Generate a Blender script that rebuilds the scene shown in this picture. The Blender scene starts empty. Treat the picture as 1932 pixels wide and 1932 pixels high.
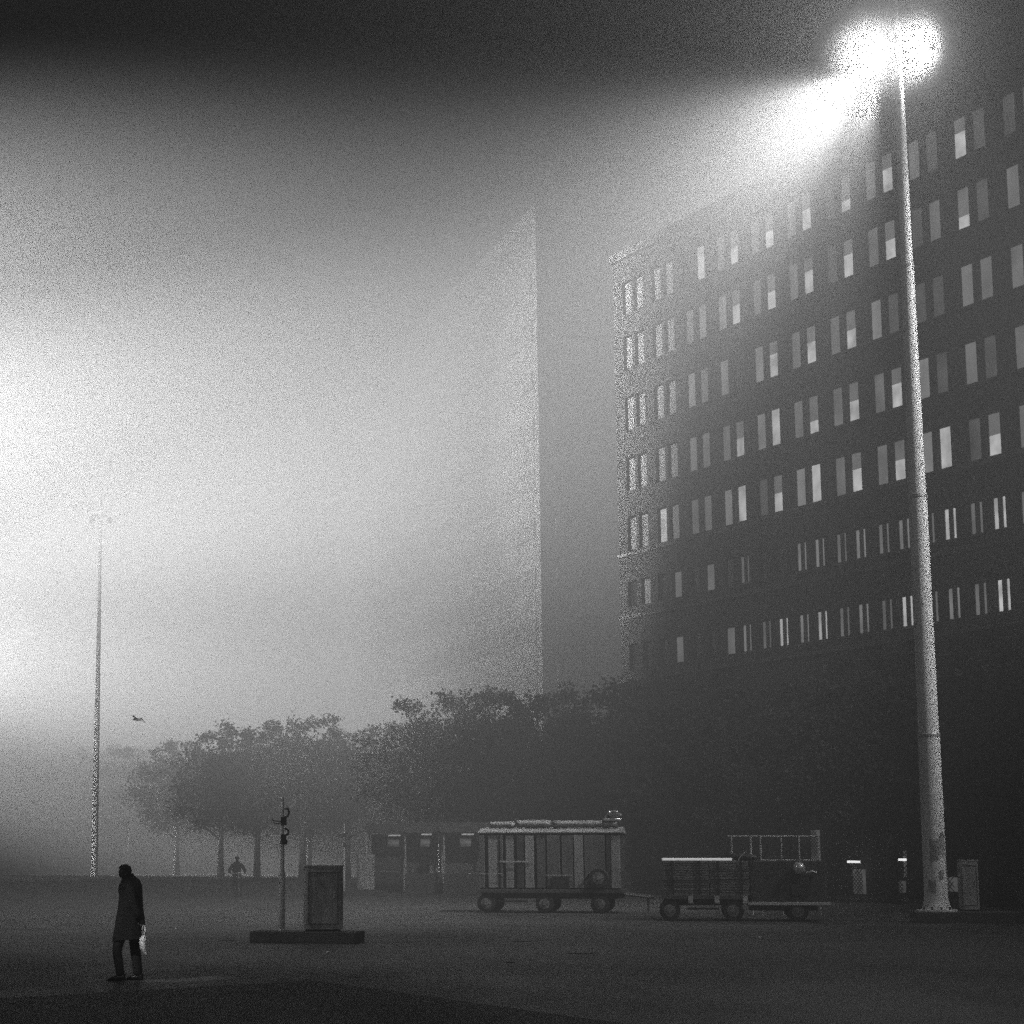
import bpy, bmesh, math, random
from mathutils import Vector, Matrix, Quaternion, noise as mnoise
R = math.radians
sc = bpy.context.scene
col = sc.collection
random.seed(7)

# ------------------------------------------------------------------ camera geometry
F = 3900.0                                   # focal length in pixels of a 1932 px wide frame
PITCH = math.atan(636.0 / F)
CP, SP = math.cos(PITCH), math.sin(PITCH)
CAMH = 2.05
def ray(u, v):
    xn, yn = (u - 640.0) / F, (966.0 - v) / F
    return xn, CP - yn * SP, SP + yn * CP
def at(u, v, Y):
    x, y, z = ray(u, v); t = Y / y
    return Vector((x * t, Y, CAMH + z * t))
def gnd(u, v):
    x, y, z = ray(u, v); t = -CAMH / z
    return Vector((x * t, y * t, 0.0))
def xof(u, Y): return at(u, 1690, Y).x
def zof(v, Y): return at(640, v, Y).z

# ------------------------------------------------------------------ materials (all neutral greys: a black-and-white photograph)
def mat(name, a, b=None, rough=0.7, scale=6.0, bump=0.0, metal=0.0, stretch=(1, 1, 1), detail=6, coord='Object', bscale=None):
    m = bpy.data.materials.new(name); m.use_nodes = True
    nt = m.node_tree; N = nt.nodes; L = nt.links
    bs = N['Principled BSDF']
    bs.inputs['Roughness'].default_value = rough
    bs.inputs['Metallic'].default_value = metal
    if b is None: b = a * 0.7
    tc = N.new('ShaderNodeTexCoord'); mp = N.new('ShaderNodeMapping')
    mp.inputs['Scale'].default_value = stretch
    L.new(tc.outputs[coord], mp.inputs['Vector'])
    nz = N.new('ShaderNodeTexNoise'); nz.inputs['Scale'].default_value = scale; nz.inputs['Detail'].default_value = detail
    nz.inputs['Roughness'].default_value = 0.65
    L.new(mp.outputs[0], nz.inputs['Vector'])
    rp = N.new('ShaderNodeValToRGB')
    rp.color_ramp.elements[0].position = 0.32; rp.color_ramp.elements[1].position = 0.68
    rp.color_ramp.elements[0].color = (b, b, b, 1); rp.color_ramp.elements[1].color = (a, a, a, 1)
    L.new(nz.outputs['Fac'], rp.inputs['Fac'])
    L.new(rp.outputs['Color'], bs.inputs['Base Color'])
    if bump:
        n2 = N.new('ShaderNodeTexNoise'); n2.inputs['Scale'].default_value = bscale or scale * 6; n2.inputs['Detail'].default_value = 8
        L.new(mp.outputs[0], n2.inputs['Vector'])
        bp = N.new('ShaderNodeBump'); bp.inputs['Strength'].default_value = bump; bp.inputs['Distance'].default_value = 0.05
        L.new(n2.outputs['Fac'], bp.inputs['Height']); L.new(bp.outputs['Normal'], bs.inputs['Normal'])
    return m
def emis(name, s, var=0.0, scale=3.0, base=0.6):
    m = mat(name, base, base * 0.8, 0.6)
    nt = m.node_tree; N = nt.nodes; L = nt.links; bs = N['Principled BSDF']
    bs.inputs['Emission Color'].default_value = (1, 1, 1, 1)
    bs.inputs['Emission Strength'].default_value = s
    m.cycles.emission_sampling = 'NONE'
    if var:
        tc = N.new('ShaderNodeTexCoord'); nz = N.new('ShaderNodeTexNoise'); nz.inputs['Scale'].default_value = scale
        L.new(tc.outputs['Object'], nz.inputs['Vector'])
        mr = N.new('ShaderNodeMapRange'); mr.inputs['From Min'].default_value = 0.3; mr.inputs['From Max'].default_value = 0.7
        mr.inputs['To Min'].default_value = s * (1 - var); mr.inputs['To Max'].default_value = s * (1 + var)
        L.new(nz.outputs['Fac'], mr.inputs['Value']); L.new(mr.outputs[0], bs.inputs['Emission Strength'])
    return m

def asphalt(name, a, b, r0, r1):
    m = bpy.data.materials.new(name); m.use_nodes = True
    nt = m.node_tree; N = nt.nodes; L = nt.links; bs = N['Principled BSDF']
    tc = N.new('ShaderNodeTexCoord')
    def nz(scale, st, det=6, ro=0.6):
        mp = N.new('ShaderNodeMapping'); mp.inputs['Scale'].default_value = st
        L.new(tc.outputs['Object'], mp.inputs['Vector'])
        n = N.new('ShaderNodeTexNoise'); n.inputs['Scale'].default_value = scale; n.inputs['Detail'].default_value = det; n.inputs['Roughness'].default_value = ro
        L.new(mp.outputs[0], n.inputs['Vector']); return n.outputs['Fac']
    big = nz(0.16, (1, 0.35, 1)); mid = nz(0.9, (1, 0.5, 1)); fine = nz(24.0, (1, 1, 1), 4, 0.7)
    def math2(op, x, y):
        q = N.new('ShaderNodeMath'); q.operation = op
        for i, w in enumerate((x, y)):
            if isinstance(w, (int, float)): q.inputs[i].default_value = w
            else: L.new(w, q.inputs[i])
        return q.outputs[0]
    streak = nz(0.55, (0.22, 1.6, 1), 5, 0.7)
    s = math2('ADD', math2('ADD', math2('MULTIPLY', big, 0.3), math2('MULTIPLY', streak, 0.35)), math2('ADD', math2('MULTIPLY', mid, 0.2), math2('MULTIPLY', fine, 0.15)))
    rp = N.new('ShaderNodeValToRGB')
    rp.color_ramp.elements[0].position = 0.40; rp.color_ramp.elements[1].position = 0.60
    rp.color_ramp.elements[0].color = (b, b, b, 1); rp.color_ramp.elements[1].color = (a, a, a, 1)
    L.new(s, rp.inputs['Fac']); L.new(rp.outputs['Color'], bs.inputs['Base Color'])
    mr = N.new('ShaderNodeMapRange'); mr.inputs['From Min'].default_value = 0.35; mr.inputs['From Max'].default_value = 0.65
    mr.inputs['To Min'].default_value = r0; mr.inputs['To Max'].default_value = r1
    L.new(big, mr.inputs['Value']); L.new(mr.outputs[0], bs.inputs['Roughness'])
    bp = N.new('ShaderNodeBump'); bp.inputs['Strength'].default_value = 0.55; bp.inputs['Distance'].default_value = 0.03
    L.new(math2('ADD', fine, math2('MULTIPLY', mid, 1.5)), bp.inputs['Height']); L.new(bp.outputs['Normal'], bs.inputs['Normal'])
    return m

def brick(name, a, b):
    m = mat(name, a, b, 0.85, 0.5, 0.25, stretch=(1, 1, 1), bscale=9)
    nt = m.node_tree; N = nt.nodes; L = nt.links; bs = N['Principled BSDF']
    tc = N.new('ShaderNodeTexCoord'); br = N.new('ShaderNodeTexBrick')
    mp = N.new('ShaderNodeMapping'); mp.inputs['Rotation'].default_value = (R(90), 0, 0)
    L.new(tc.outputs['Object'], mp.inputs['Vector']); L.new(mp.outputs[0], br.inputs['Vector'])
    br.inputs['Scale'].default_value = 4.0
    for k, v in (('Color1', 1.0), ('Color2', 0.75), ('Mortar', 0.6)): br.inputs[k].default_value = (v, v, v, 1)
    mx = N.new('ShaderNodeMix'); mx.data_type = 'RGBA'; mx.blend_type = 'MULTIPLY'; mx.inputs['Factor'].default_value = 0.7
    src = bs.inputs['Base Color'].links[0].from_socket
    L.new(src, mx.inputs['A']); L.new(br.outputs['Color'], mx.inputs['B']); L.new(mx.outputs['Result'], bs.inputs['Base Color'])
    return m

M = dict(
    ground=asphalt('asphalt', 0.085, 0.022, 0.42, 0.72),
    patch=asphalt('dark_ground', 0.026, 0.009, 0.60, 0.8),
    brick=brick('brick', 0.10, 0.07),
    brick_dark=mat('dark_render', 0.12, 0.09, 0.9),
    ledge=mat('stone_ledge', 0.19, 0.13, 0.8),
    far_glass=mat('far_window_band', 0.0205, 0.017, 0.9),
    far_wall=mat('concrete_wall', 0.024, 0.020, 0.85, 0.3),
    glass=mat('dark_glass', 0.03, 0.02, 0.12),
    frame=mat('window_frame_paint', 0.10, 0.07, 0.5),
    white=mat('white_paint', 0.82, 0.72, 0.5, 1.2, 0.1, stretch=(1, 1, 0.3)),
    grey_paint=mat('weathered_grey_paint', 0.68, 0.55, 0.7, 1.2, stretch=(1, 1, 0.3)),
    peel=mat('old_poster_paste', 0.40, 0.18, 0.8, 3.0),
    steel=mat('galvanised_steel', 0.55, 0.38, 0.42, 5, metal=0.3),
    dark_steel=mat('dark_steel', 0.06, 0.04, 0.5),
    black=mat('black_plastic', 0.025, 0.015, 0.6),
    conc=mat('dark_concrete', 0.07, 0.045, 0.9, 4, 0.3),
    dull_conc=mat('dull_concrete', 0.20, 0.13, 0.85, 3, 0.2),
    pale_conc=mat('pale_concrete', 0.42, 0.3, 0.85, 3, 0.2),
    cabinet=mat('cabinet_metal', 0.42, 0.20, 0.5, 3.2, 0.1, metal=0.2, stretch=(1, 1, 0.4)),
    rim=mat('bright_zinc', 0.7, 0.55, 0.35, 8, metal=0.5),
    rubber=mat('tyre_rubber', 0.022, 0.014, 0.8),
    wheel=mat('wheel_steel', 0.22, 0.12, 0.5),
    deck=mat('trailer_paint', 0.07, 0.045, 0.6),
    panel=mat('weathered_panel', 0.13, 0.07, 0.7, 2.0, stretch=(1, 1, 0.25)),
    panel_light=mat('pale_panel', 0.30, 0.17, 0.65, 2.0, stretch=(1, 1, 0.25)),
    panel_dark=mat('dark_panel', 0.05, 0.03, 0.6, 2.0, stretch=(1, 1, 0.3)),
    boards=mat('stacked_boards', 0.20, 0.08, 0.8, 1.2, 0.2, stretch=(0.3, 0.3, 26)),
    tarp=mat('grey_tarpaulin', 0.24, 0.14, 0.55, 4, 0.4, bscale=5),
    chrome=mat('polished_metal', 0.75, 0.6, 0.25, 4, metal=0.8),
    bark=mat('bark', 0.055, 0.03, 0.9, 5, 0.5, stretch=(1, 1, 0.2)),
    leaf=mat('leaves', 0.045, 0.02, 0.9, 0.9),
    coat=mat('black_wool', 0.006, 0.003, 0.95, 30, 0.15),
    cloth=mat('dark_trousers', 0.006, 0.003, 0.9, 30),
    hair=mat('dark_hair', 0.02, 0.01, 0.7, 40),
    skin=mat('skin', 0.10, 0.07, 0.55, 20),
    leather=mat('black_leather', 0.012, 0.008, 0.4),
    bag=mat('white_plastic_bag', 0.92, 0.82, 0.4, 9, 0.5, bscale=14),
    paper=mat('white_paper', 0.75, 0.6, 0.7),
    feather=mat('grey_feathers', 0.18, 0.1, 0.8),
    lens=emis('lamp_glass', 3.0),
    dim=emis('blind_lit_dim', 0.31, 0.3, 0.6, 0.16),
    faint=emis('blind_barely_lit', 0.13, 0.4, 0.6, 0.14),
    mid=emis('blind_lit_mid', 0.45, 0.3, 0.8, 0.16),
    bright=emis('window_lit', 1.15, 0.35, 1.2, 0.16),
    shop=emis('shop_interior', 0.16, 0.5, 1.5, 0.3),
    striplight=emis('strip_light', 3.0),
    stalllight=emis('stall_light', .9, 0.8, 5),
    glint=emis('stall_glow', 0.16, 0.8, 5),
)

def make_translucent(m, fac=.25):
    nt = m.node_tree; N = nt.nodes; L = nt.links; bs = N['Principled BSDF']
    tr = N.new('ShaderNodeBsdfTranslucent'); tr.inputs['Color'].default_value = (.8, .8, .8, 1); mx = N.new('ShaderNodeMixShader'); mx.inputs[0].default_value = fac
    L.new(bs.outputs[0], mx.inputs[1]); L.new(tr.outputs[0], mx.inputs[2]); L.new(mx.outputs[0], N['Material Output'].inputs['Surface'])
make_translucent(M['bag'])
for k_ in ('far_wall', 'far_glass', 'brick', 'leaf', 'dull_conc', 'ledge'): M[k_].node_tree.nodes['Principled BSDF'].inputs['Specular IOR Level'].default_value = 0.03
# ------------------------------------------------------------------ mesh builder
class MB:
    def __init__(s): s.bm = bmesh.new()
    def face(s, pts):
        vs = [s.bm.verts.new(p) for p in pts]
        return s.bm.faces.new(vs)
    def box(s, c, size, rot=None, bev=0.0):
        m = Matrix.Translation(Vector(c))
        if rot is not None: m = m @ rot.to_4x4()
        m = m @ Matrix.Diagonal((size[0], size[1], size[2], 1))
        r = bmesh.ops.create_cube(s.bm, size=1, matrix=m)
        if bev:
            es = list({e for v in r['verts'] for e in v.link_edges})
            bmesh.ops.bevel(s.bm, geom=es, offset=bev, segments=2, affect='EDGES', profile=0.6)
        return s
    def bx(s, x0, x1, y0, y1, z0, z1, bev=0.0):
        return s.box(((x0 + x1) / 2, (y0 + y1) / 2, (z0 + z1) / 2), (abs(x1 - x0), abs(y1 - y0), abs(z1 - z0)), None, bev)
    def loft(s, rings, caps=True):
        rs = [[s.bm.verts.new(p) for p in r] for r in rings]
        n = len(rs[0])
        for a, b in zip(rs, rs[1:]):
            for i in range(n):
                s.bm.faces.new((a[i], a[(i + 1) % n], b[(i + 1) % n], b[i]))
        if caps:
            s.bm.faces.new(rs[0][::-1]); s.bm.faces.new(rs[-1])
        return s
    def lathe(s, prof, c=(0, 0, 0), seg=24, caps=True):
        rings = [[(c[0] + r * math.cos(2 * math.pi * i / seg), c[1] + r * math.sin(2 * math.pi * i / seg), c[2] + z) for i in range(seg)] for r, z in prof]
        return s.loft(rings, caps)
    def tube(s, pts, rad, seg=8, caps=True, flat=1.0):
        pts = [Vector(p) for p in pts]
        if not hasattr(rad, '__len__'): rad = [rad] * len(pts)
        rings = []
        up = Vector((0, 0, 1)); prev = None
        for i, p in enumerate(pts):
            d = (pts[min(i + 1, len(pts) - 1)] - pts[max(i - 1, 0)]).normalized()
            a = d.cross(up if abs(d.z) < 0.95 else Vector((0, 1, 0))) if prev is None else d.cross(prev.cross(d)) * 1.0
            if prev is not None:
                a = prev - d * prev.dot(d)
            a.normalize(); prev = a
            b = d.cross(a)
            rings.append([p + (a * math.cos(2 * math.pi * k / seg) + b * math.sin(2 * math.pi * k / seg) * flat) * rad[i] for k in range(seg)])
        return s.loft(rings, caps)
    def disc_cyl(s, c, axis, r, w, seg=24, prof=None):
        """cylinder / wheel-like lathe about an axis; prof is [(radius, offset)]"""
        q = Vector((0, 0, 1)).rotation_difference(Vector(axis))
        prof = prof or [(r, -w / 2), (r, w / 2)]
        rings = [[Vector(c) + q @ Vector((rr * math.cos(2 * math.pi * i / seg), rr * math.sin(2 * math.pi * i / seg), o)) for i in range(seg)] for rr, o in prof]
        return s.loft(rings)
    def build(s, name, m, parent=None, smooth=False):
        bmesh.ops.recalc_face_normals(s.bm, faces=s.bm.faces[:])
        me = bpy.data.meshes.new(name); s.bm.to_mesh(me); s.bm.free()
        me.materials.append(m)
        if smooth:
            for p in me.polygons: p.use_smooth = True
        o = bpy.data.objects.new(name, me); col.objects.link(o)
        if parent is not None: o.parent = parent
        return o
def smooth_by_angle(o, ang=40):
    me = o.data
    bm = bmesh.new(); bm.from_mesh(me)
    for f in bm.faces: f.smooth = True
    for e in bm.edges:
        if len(e.link_faces) == 2 and e.calc_face_angle(0) > R(ang): e.smooth = False
    bm.to_mesh(me); bm.free(); return o
def tag(o, label=None, cat=None, group=None, kind=None):
    if label: o['label'] = label
    if cat: o['category'] = cat
    if group: o['group'] = group
    if kind: o['kind'] = kind
    return o
def thing(name, label, cat, loc=(0, 0, 0), rz=0.0, group=None):
    o = bpy.data.objects.new(name, None); col.objects.link(o)
    o.location = loc; o.rotation_euler = (0, 0, rz); o.empty_display_size = 0.3
    return tag(o, label, cat, group)
def copy_tree(o, parent=None):
    c = o.copy(); col.objects.link(c)
    if parent is not None: c.parent = parent
    for ch in list(o.children): copy_tree(ch, c)
    return c
def rotz(a): return Matrix.Rotation(a, 3, 'Z')

# skeleton -> one continuous skin
def skin_mesh(name, verts, edges, radii, m, parent=None, sub=2, root=0):
    me = bpy.data.meshes.new(name); me.from_pydata([Vector(v) for v in verts], edges, [])
    o = bpy.data.objects.new(name, me); col.objects.link(o)
    md = o.modifiers.new('skin', 'SKIN'); md.use_smooth_shade = True
    sv = me.skin_vertices[0].data
    for i, r in enumerate(radii):
        sv[i].radius = r if hasattr(r, '__len__') else (r, r)
        sv[i].use_root = (i == root)
    sd = o.modifiers.new('sub', 'SUBSURF'); sd.levels = sub; sd.render_levels = sub
    dg = bpy.context.evaluated_depsgraph_get(); dg.update()
    nm = bpy.data.meshes.new_from_object(o.evaluated_get(dg))
    nm.name = name; nm.materials.clear(); nm.materials.append(m)
    for p in nm.polygons: p.use_smooth = True
    bpy.data.objects.remove(o); bpy.data.meshes.remove(me)
    o = bpy.data.objects.new(name, nm); col.objects.link(o)
    if parent is not None: o.parent = parent
    return o
def join_into(a, b):
    """merge mesh b into mesh a (same space) and drop b"""
    bm = bmesh.new(); bm.from_mesh(a.data); bm.from_mesh(b.data); bm.to_mesh(a.data); bm.free()
    d = b.data; bpy.data.objects.remove(b); bpy.data.meshes.remove(d); return a

# ------------------------------------------------------------------ ground
gm = MB(); n = 1
gm.face([(-330, -60, 0), (330, -60, 0), (330, 440, 0), (-330, 440, 0)])
tag(gm.build('ground', M['ground']), kind='structure')
p1, p2, p3 = gnd(-60, 1888), gnd(590, 1850), gnd(1250, 1942)
pm = MB()
pm.face([(p1.x, p1.y, .004), (-0.3, 8, .004), (p3.x + 1.2, 8, .004), (p3.x, p3.y, .004), (p2.x, p2.y, .004)])
tag(pm.build('dark_ground_patch', M['patch']), kind='structure')  # darker flat patch laid over the foreground
# ------------------------------------------------------------------ office building on the right
WA = Vector((24.1, 90.0, 0)); WD = Vector((-0.4074, 1, 0)).normalized()      # wall line, s runs away from the camera
WN = Vector((-WD.y, WD.x, 0))                                                # outward normal
ANG = math.atan2(WD.y, WD.x)
S0, S1, ROOF = -34.0, 23.4, 34.55
ob = thing('office_building', 'dark brick office block with lit windows behind the tall bright mast', 'building', WA, ANG)
# local frame: x = s, y = +90deg of WD = outward (WN), z up
PITCHS = 3.11
TYPE_A = [18.89, 22.15, 25.52, 28.89, 32.0]
TYPE_B = [12.22, 15.6]
LOWER = [5.5, 8.85]
ks = list(range(-11, 8))
colsA = sorted([(0.18 + PITCHS * k, k, 0) for k in ks] + [(-1.04 + PITCHS * k, k, 1) for k in ks])
colsA = [c for c in colsA if S0 + 1 < c[0] < S1 - 0.7]
colsB = [(c[0] + (0.13 if c[2] == 0 else -0.08), c[1], c[2]) for c in colsA]
WW, HA, HB = 0.94, 1.85, 1.40
w = MB()
w.bx(S0, S1, -16, -0.30, 0, ROOF - 0.5)                                     # body behind the facing
rows = sorted([(z, HB, 'B') for z in LOWER + TYPE_B] + [(z, HA, 'A') for z in TYPE_A])
zprev = 3.9
for z, h, t in rows:
    w.bx(S0, S1, -0.30, 0, zprev, z - h / 2)                                # spandrel
    cs = colsB if t == 'B' else colsA
    x = S0
    for c, k, j in cs:
        w.bx(x, c - WW / 2, -0.30, 0, z - h / 2, z + h / 2); x = c + WW / 2
    w.bx(x, S1, -0.30, 0, z - h / 2, z + h / 2)
    zprev = z + h / 2
w.bx(S0, S1, -0.30, 0, zprev, ROOF)
w.build('wall', M['brick'], ob)
lg = [4.3, 7.65, 11.0, 14.37, 17.77]
for z in lg:
    m_ = MB(); m_.bx(S0, S1, 0.003, 0.12, z - 0.10, z + 0.10); m_.build('ledge', M['ledge'], ob)
m_ = MB(); m_.bx(S0, S1, 0.003, 0.22, ROOF - 0.35, ROOF + 0.12); m_.build('parapet_cap', M['brick_dark'], ob)
for k in range(-11, 8, 1):                                                  # ground floor piers
    x = -0.43 + PITCHS * k + PITCHS / 2
    if k % 2 == 0 and S0 + 1 < x < S1 - 1:
        m_ = MB(); m_.bx(x - 0.3, x + 0.3, -0.298, 0.05, 0, 3.896); m_.build('pillar', M['brick'], ob)

random.seed(11)
TABLE = {  # rows top to bottom, pairs k = 7 .. -3 (far to near): left code, right code
    32.0:  ['dd', 'dd', 'oh', 'dh', 'dh', 'dh', 'os', 'dh', 'do', 'ho', 'oo'],
    28.89: ['dd', 'dd', 'dm', 'mh', 'dh', 'dh', 'oh', 'dh', 'od', 'so', 'do'],
    25.52: ['dd', 'md', 'md', 'mo', 'mh', 'dh', 'dh', 'mo', 'oo', 'dd', 'dd'],
    22.15: ['dd', 'md', 'dd', 'dh', 'mb', 'ds', 'dh', 'dh', 'mo', 'do', 'dd'],
    18.89: ['dd', 'hd', 'dd', 'mb', 'oh', 'mb', 'dh', 'dh', 'mb', 'oh', 'dd']}
CODE_B = {12.22: 'o o d d o m o b o h o b m m d d', }
def window(z, h, s, code, parent=ob, kind='A'):
    f = MB(); t = 0.06; y0, y1 = -0.22, -0.12
    f.bx(s - WW / 2, s - WW / 2 + t, y0, y1, z - h / 2, z + h / 2); f.bx(s + WW / 2 - t, s + WW / 2, y0, y1, z - h / 2, z + h / 2)
    f.bx(s - WW / 2 + t, s + WW / 2 - t, y0, y1, z - h / 2, z - h / 2 + t); f.bx(s - WW / 2 + t, s + WW / 2 - t, y0, y1, z + h / 2 - t, z + h / 2)
    if kind == 'B': f.bx(s - 0.13, s + 0.13, y0, y1, z - h / 2 + t, z + h / 2 - t)     # broad centre mullion
    f.bx(s - WW / 2 - 0.04, s + WW / 2 + 0.04, 0.003, 0.05, z - h / 2 - 0.09, z - h / 2 - 0.01)
    o = f.build('window', M['frame'], parent)
    x0, x1, a, b = s - WW / 2 + t, s + WW / 2 - t, z - h / 2 + t, z + h / 2 - t
    def pane(za, zb, m, name='pane'):
        g = MB()
        if kind == 'B':
            g.bx(x0, s - 0.132, -0.20, -0.17, za, zb); g.bx(s + 0.132, x1, -0.20, -0.17, za, zb)
        else: g.bx(x0, x1, -0.20, -0.17, za, zb)
        g.build(name, m, o)
    if code in 'hs':
        cut = a + (b - a) * (0.55 if code == 'h' else 0.36) * random.uniform(0.85, 1.2)
        pane(a, cut - 0.004, M['bright']); pane(cut, b, M['dim'], 'blind')
    else:
        pane(a, b, {'d': M['dim'], 'm': M['mid'], 'b': M['bright'], 'o': M['faint'] if kind == 'A' else M['glass']}[code])
cand = []
for z in TYPE_A:
    for s, k, j in colsA:
        if -3 <= k <= 7 and s < S1 - .6: code = TABLE[z][7 - k][j]
        else: code = random.choice('oodd')
        cand.append((s, z, HA, code, 'A'))
codeB = {0: 'o', 1: 'h'}
for z in TYPE_B:
    for s, k, j in colsB:
        if k >= 5: code = random.choice('oood')
        elif k < -3: code = random.choice('ood')
        else: code = ('d' if random.random() < 0.7 else 'm') if j == 0 else random.choice('mbb' if z < 13 else 'mmb')
        if z > 13 and k in (3, 4, 5): code = 'd' if j and k != 3 else 'o'
        cand.append((s, z, HB, code, 'B'))
for z in LOWER:
    for s, k, j in colsB: cand.append((s, z, HB, 'o', 'B'))
def inview(s, z):
    p = WA + WD * s; u0 = None
    # project
    d = Vector((p.x, p.y, z - CAMH)); f = d.y * CP + d.z * SP
    return (640 + F * d.x / f, 966 - F * (-d.y * SP + d.z * CP) / f)
vis, rest = [], []
for c in cand:
    u, v = inview(c[0], c[1])
    if -20 < v < 1235 and u < 1960 and c[1] > 11: vis.append(c)
    else: rest.append(c)
vis.sort(key=lambda c: (WA + WD * c[0]).y - (2.0 if c[3] in 'hbs' else 0))
for c in vis[:100]: window(c[1], c[2], c[0], c[3], ob, c[4])
rest += vis[100:]
# the smaller, fainter windows beyond the hundred largest: one part
def mass(name, items, m):
    g = MB()
    for s, z, h, code, kd in items:
        g.bx(s - WW / 2 + .06, s + WW / 2 - .06, -0.20, -0.17, z - h / 2 + .06, z + h / 2 - .06)
    o = g.build(name, m, ob); o['kind'] = 'stuff'; return o
for code, m_ in (('d', 'dim'), ('m', 'mid'), ('o', 'glass'), ('hbs', 'bright')):
    it = [c for c in rest if c[3] in code]
    if it: mass({'d': 'faint_blinds', 'm': 'lit_blinds', 'o': 'dark_windows', 'hbs': 'lit_windows'}[code], it, M[m_])
# shop doors of the ground floor: narrow lit slots with a strip light and wire grille
def lit_slot(u, vt, vb, vl, wd=0.5, lamp=True):
    Y = None
    x, y, z = ray(u, 1650); det = x * (-WD.y) + WD.x * y
    t = (WA.x * (-WD.y) + WD.x * WA.y) / det; s = (y * t - WA.y) / WD.y; Y = y * t
    z0, z1, zl = max(0.1, zof(vb, Y)), zof(vt, Y), zof(vl, Y)
    g = MB(); g.bx(s - wd / 2, s + wd / 2, 0.06, 0.16, z0, z1)
    d = g.build('doorway', M['shop'], ob)
    b = MB()
    nn = int((z1 - z0) / 0.16)
    for i in range(nn):
        zz = z0 + (i + 0.5) * (z1 - z0) / nn
        for sg in (1, -1):
            b.box((s, 0.2 + 0.012 * sg, zz), (wd * 1.1, 0.02, 0.035), Matrix.Rotation(sg * R(38), 3, 'Y'))
    b.build('grille', M['frame'], d)
    if lamp:
        l_ = MB(); l_.box((s + 0.1, 0.3, zl), (wd * 1.0, 0.12, 0.1)); l_.build('strip_light', M['striplight'], ob)
lit_slot(1545, 1566, 1668, 1627, 0.55)
lit_slot(1625, 1640, 1690, 1626, 0.8)
lit_slot(1718, 1605, 1655, 1622, 0.45)
lit_slot(1705, 1662, 1684, 1662, 0.4, False)
lit_slot(1795, 1655, 1682, 1660, 0.9, False)
for o in ob.children:
    pass

# ------------------------------------------------------------------ tower block lost in the fog
ta = Vector((12.8, 130.0)); dl = Vector((-0.211, 1.0)); dr = Vector((1.0, 0.42))
HT = 43.6
def quad_prism(mb, a, b, c, d, z0, z1):
    mb.loft([[(p.x, p.y, z0) for p in (a, b, c, d)], [(p.x, p.y, z1) for p in (a, b, c, d)]])
tw = thing('tower_block', 'tall pale block fading into fog beyond the brick office building', 'building', (ta.x, ta.y, 0))
A_ = Vector((0, 0)); B_ = dl * 97; C_ = dl * 97 + dr * 24; D_ = dr * 24
m_ = MB(); quad_prism(m_, A_, D_, C_, B_, 0, HT); m_.build('wall', M['far_wall'], tw)
nl = Vector((-1.0, -0.211)).normalized(); nr = Vector((0.42, -1.0)).normalized()
for i in range(12):
    z = 5.5 + i * 3.25
    m_ = MB(); a, b = A_ + nl * .004 + dl * 1, B_ + nl * .004 - dl * 1; quad_prism(m_, a, b, b + nl * .06, a + nl * .06, z, z + 1.3)
    o = m_.build('ribbon_window', M['far_glass'], tw)
    m_ = MB(); a, b = A_ + dr * 1 + nr * .004, D_ - dr * 1 + nr * .004; quad_prism(m_, a, b, b + nr * .06, a + nr * .06, z, z + 1.3)
    m_.build('ribbon_window', M['far_glass'], tw)
for i in range(24):
    a = A_ + dl * (3 + i * 4.0) + nl * 0.004
    m_ = MB(); quad_prism(m_, a, a + dl * .9, a + dl * .9 + nl * 0.5, a + nl * 0.5, 0, 4.0); m_.build('pillar', M['dull_conc'], tw)

lb = thing('low_building', 'low flat roofed building farthest away behind the foggy trees', 'building', (xof(432, 236), 236, 0))
ll = Vector((-0.27, 1.0)); lr = Vector((1.0, 0.10))
m_ = MB(); quad_prism(m_, Vector((0, 0)), lr * 22, lr * 22 + ll * 120, ll * 120, 0, 17.6); m_.build('wall', M['far_wall'], lb)
m_ = MB(); quad_prism(m_, Vector((0.2, 0.3)), Vector((2.6, .5)), Vector((2.6, .5)) + ll * 6, Vector((.2, .3)) + ll * 6, 17.6, 18.7); m_.build('stair_housing', M['far_wall'], lb)
for i in range(9):
    a = ll * (4 + i * 7) + Vector((-1, -.27)) * 0.004
    m_ = MB(); quad_prism(m_, a, a + ll * 1.0, a + ll * 1.0 + Vector((-.4, -.1)), a + Vector((-.4, -.1)), 0, 4.5); m_.build('pillar', M['dull_conc'], lb)

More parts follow.
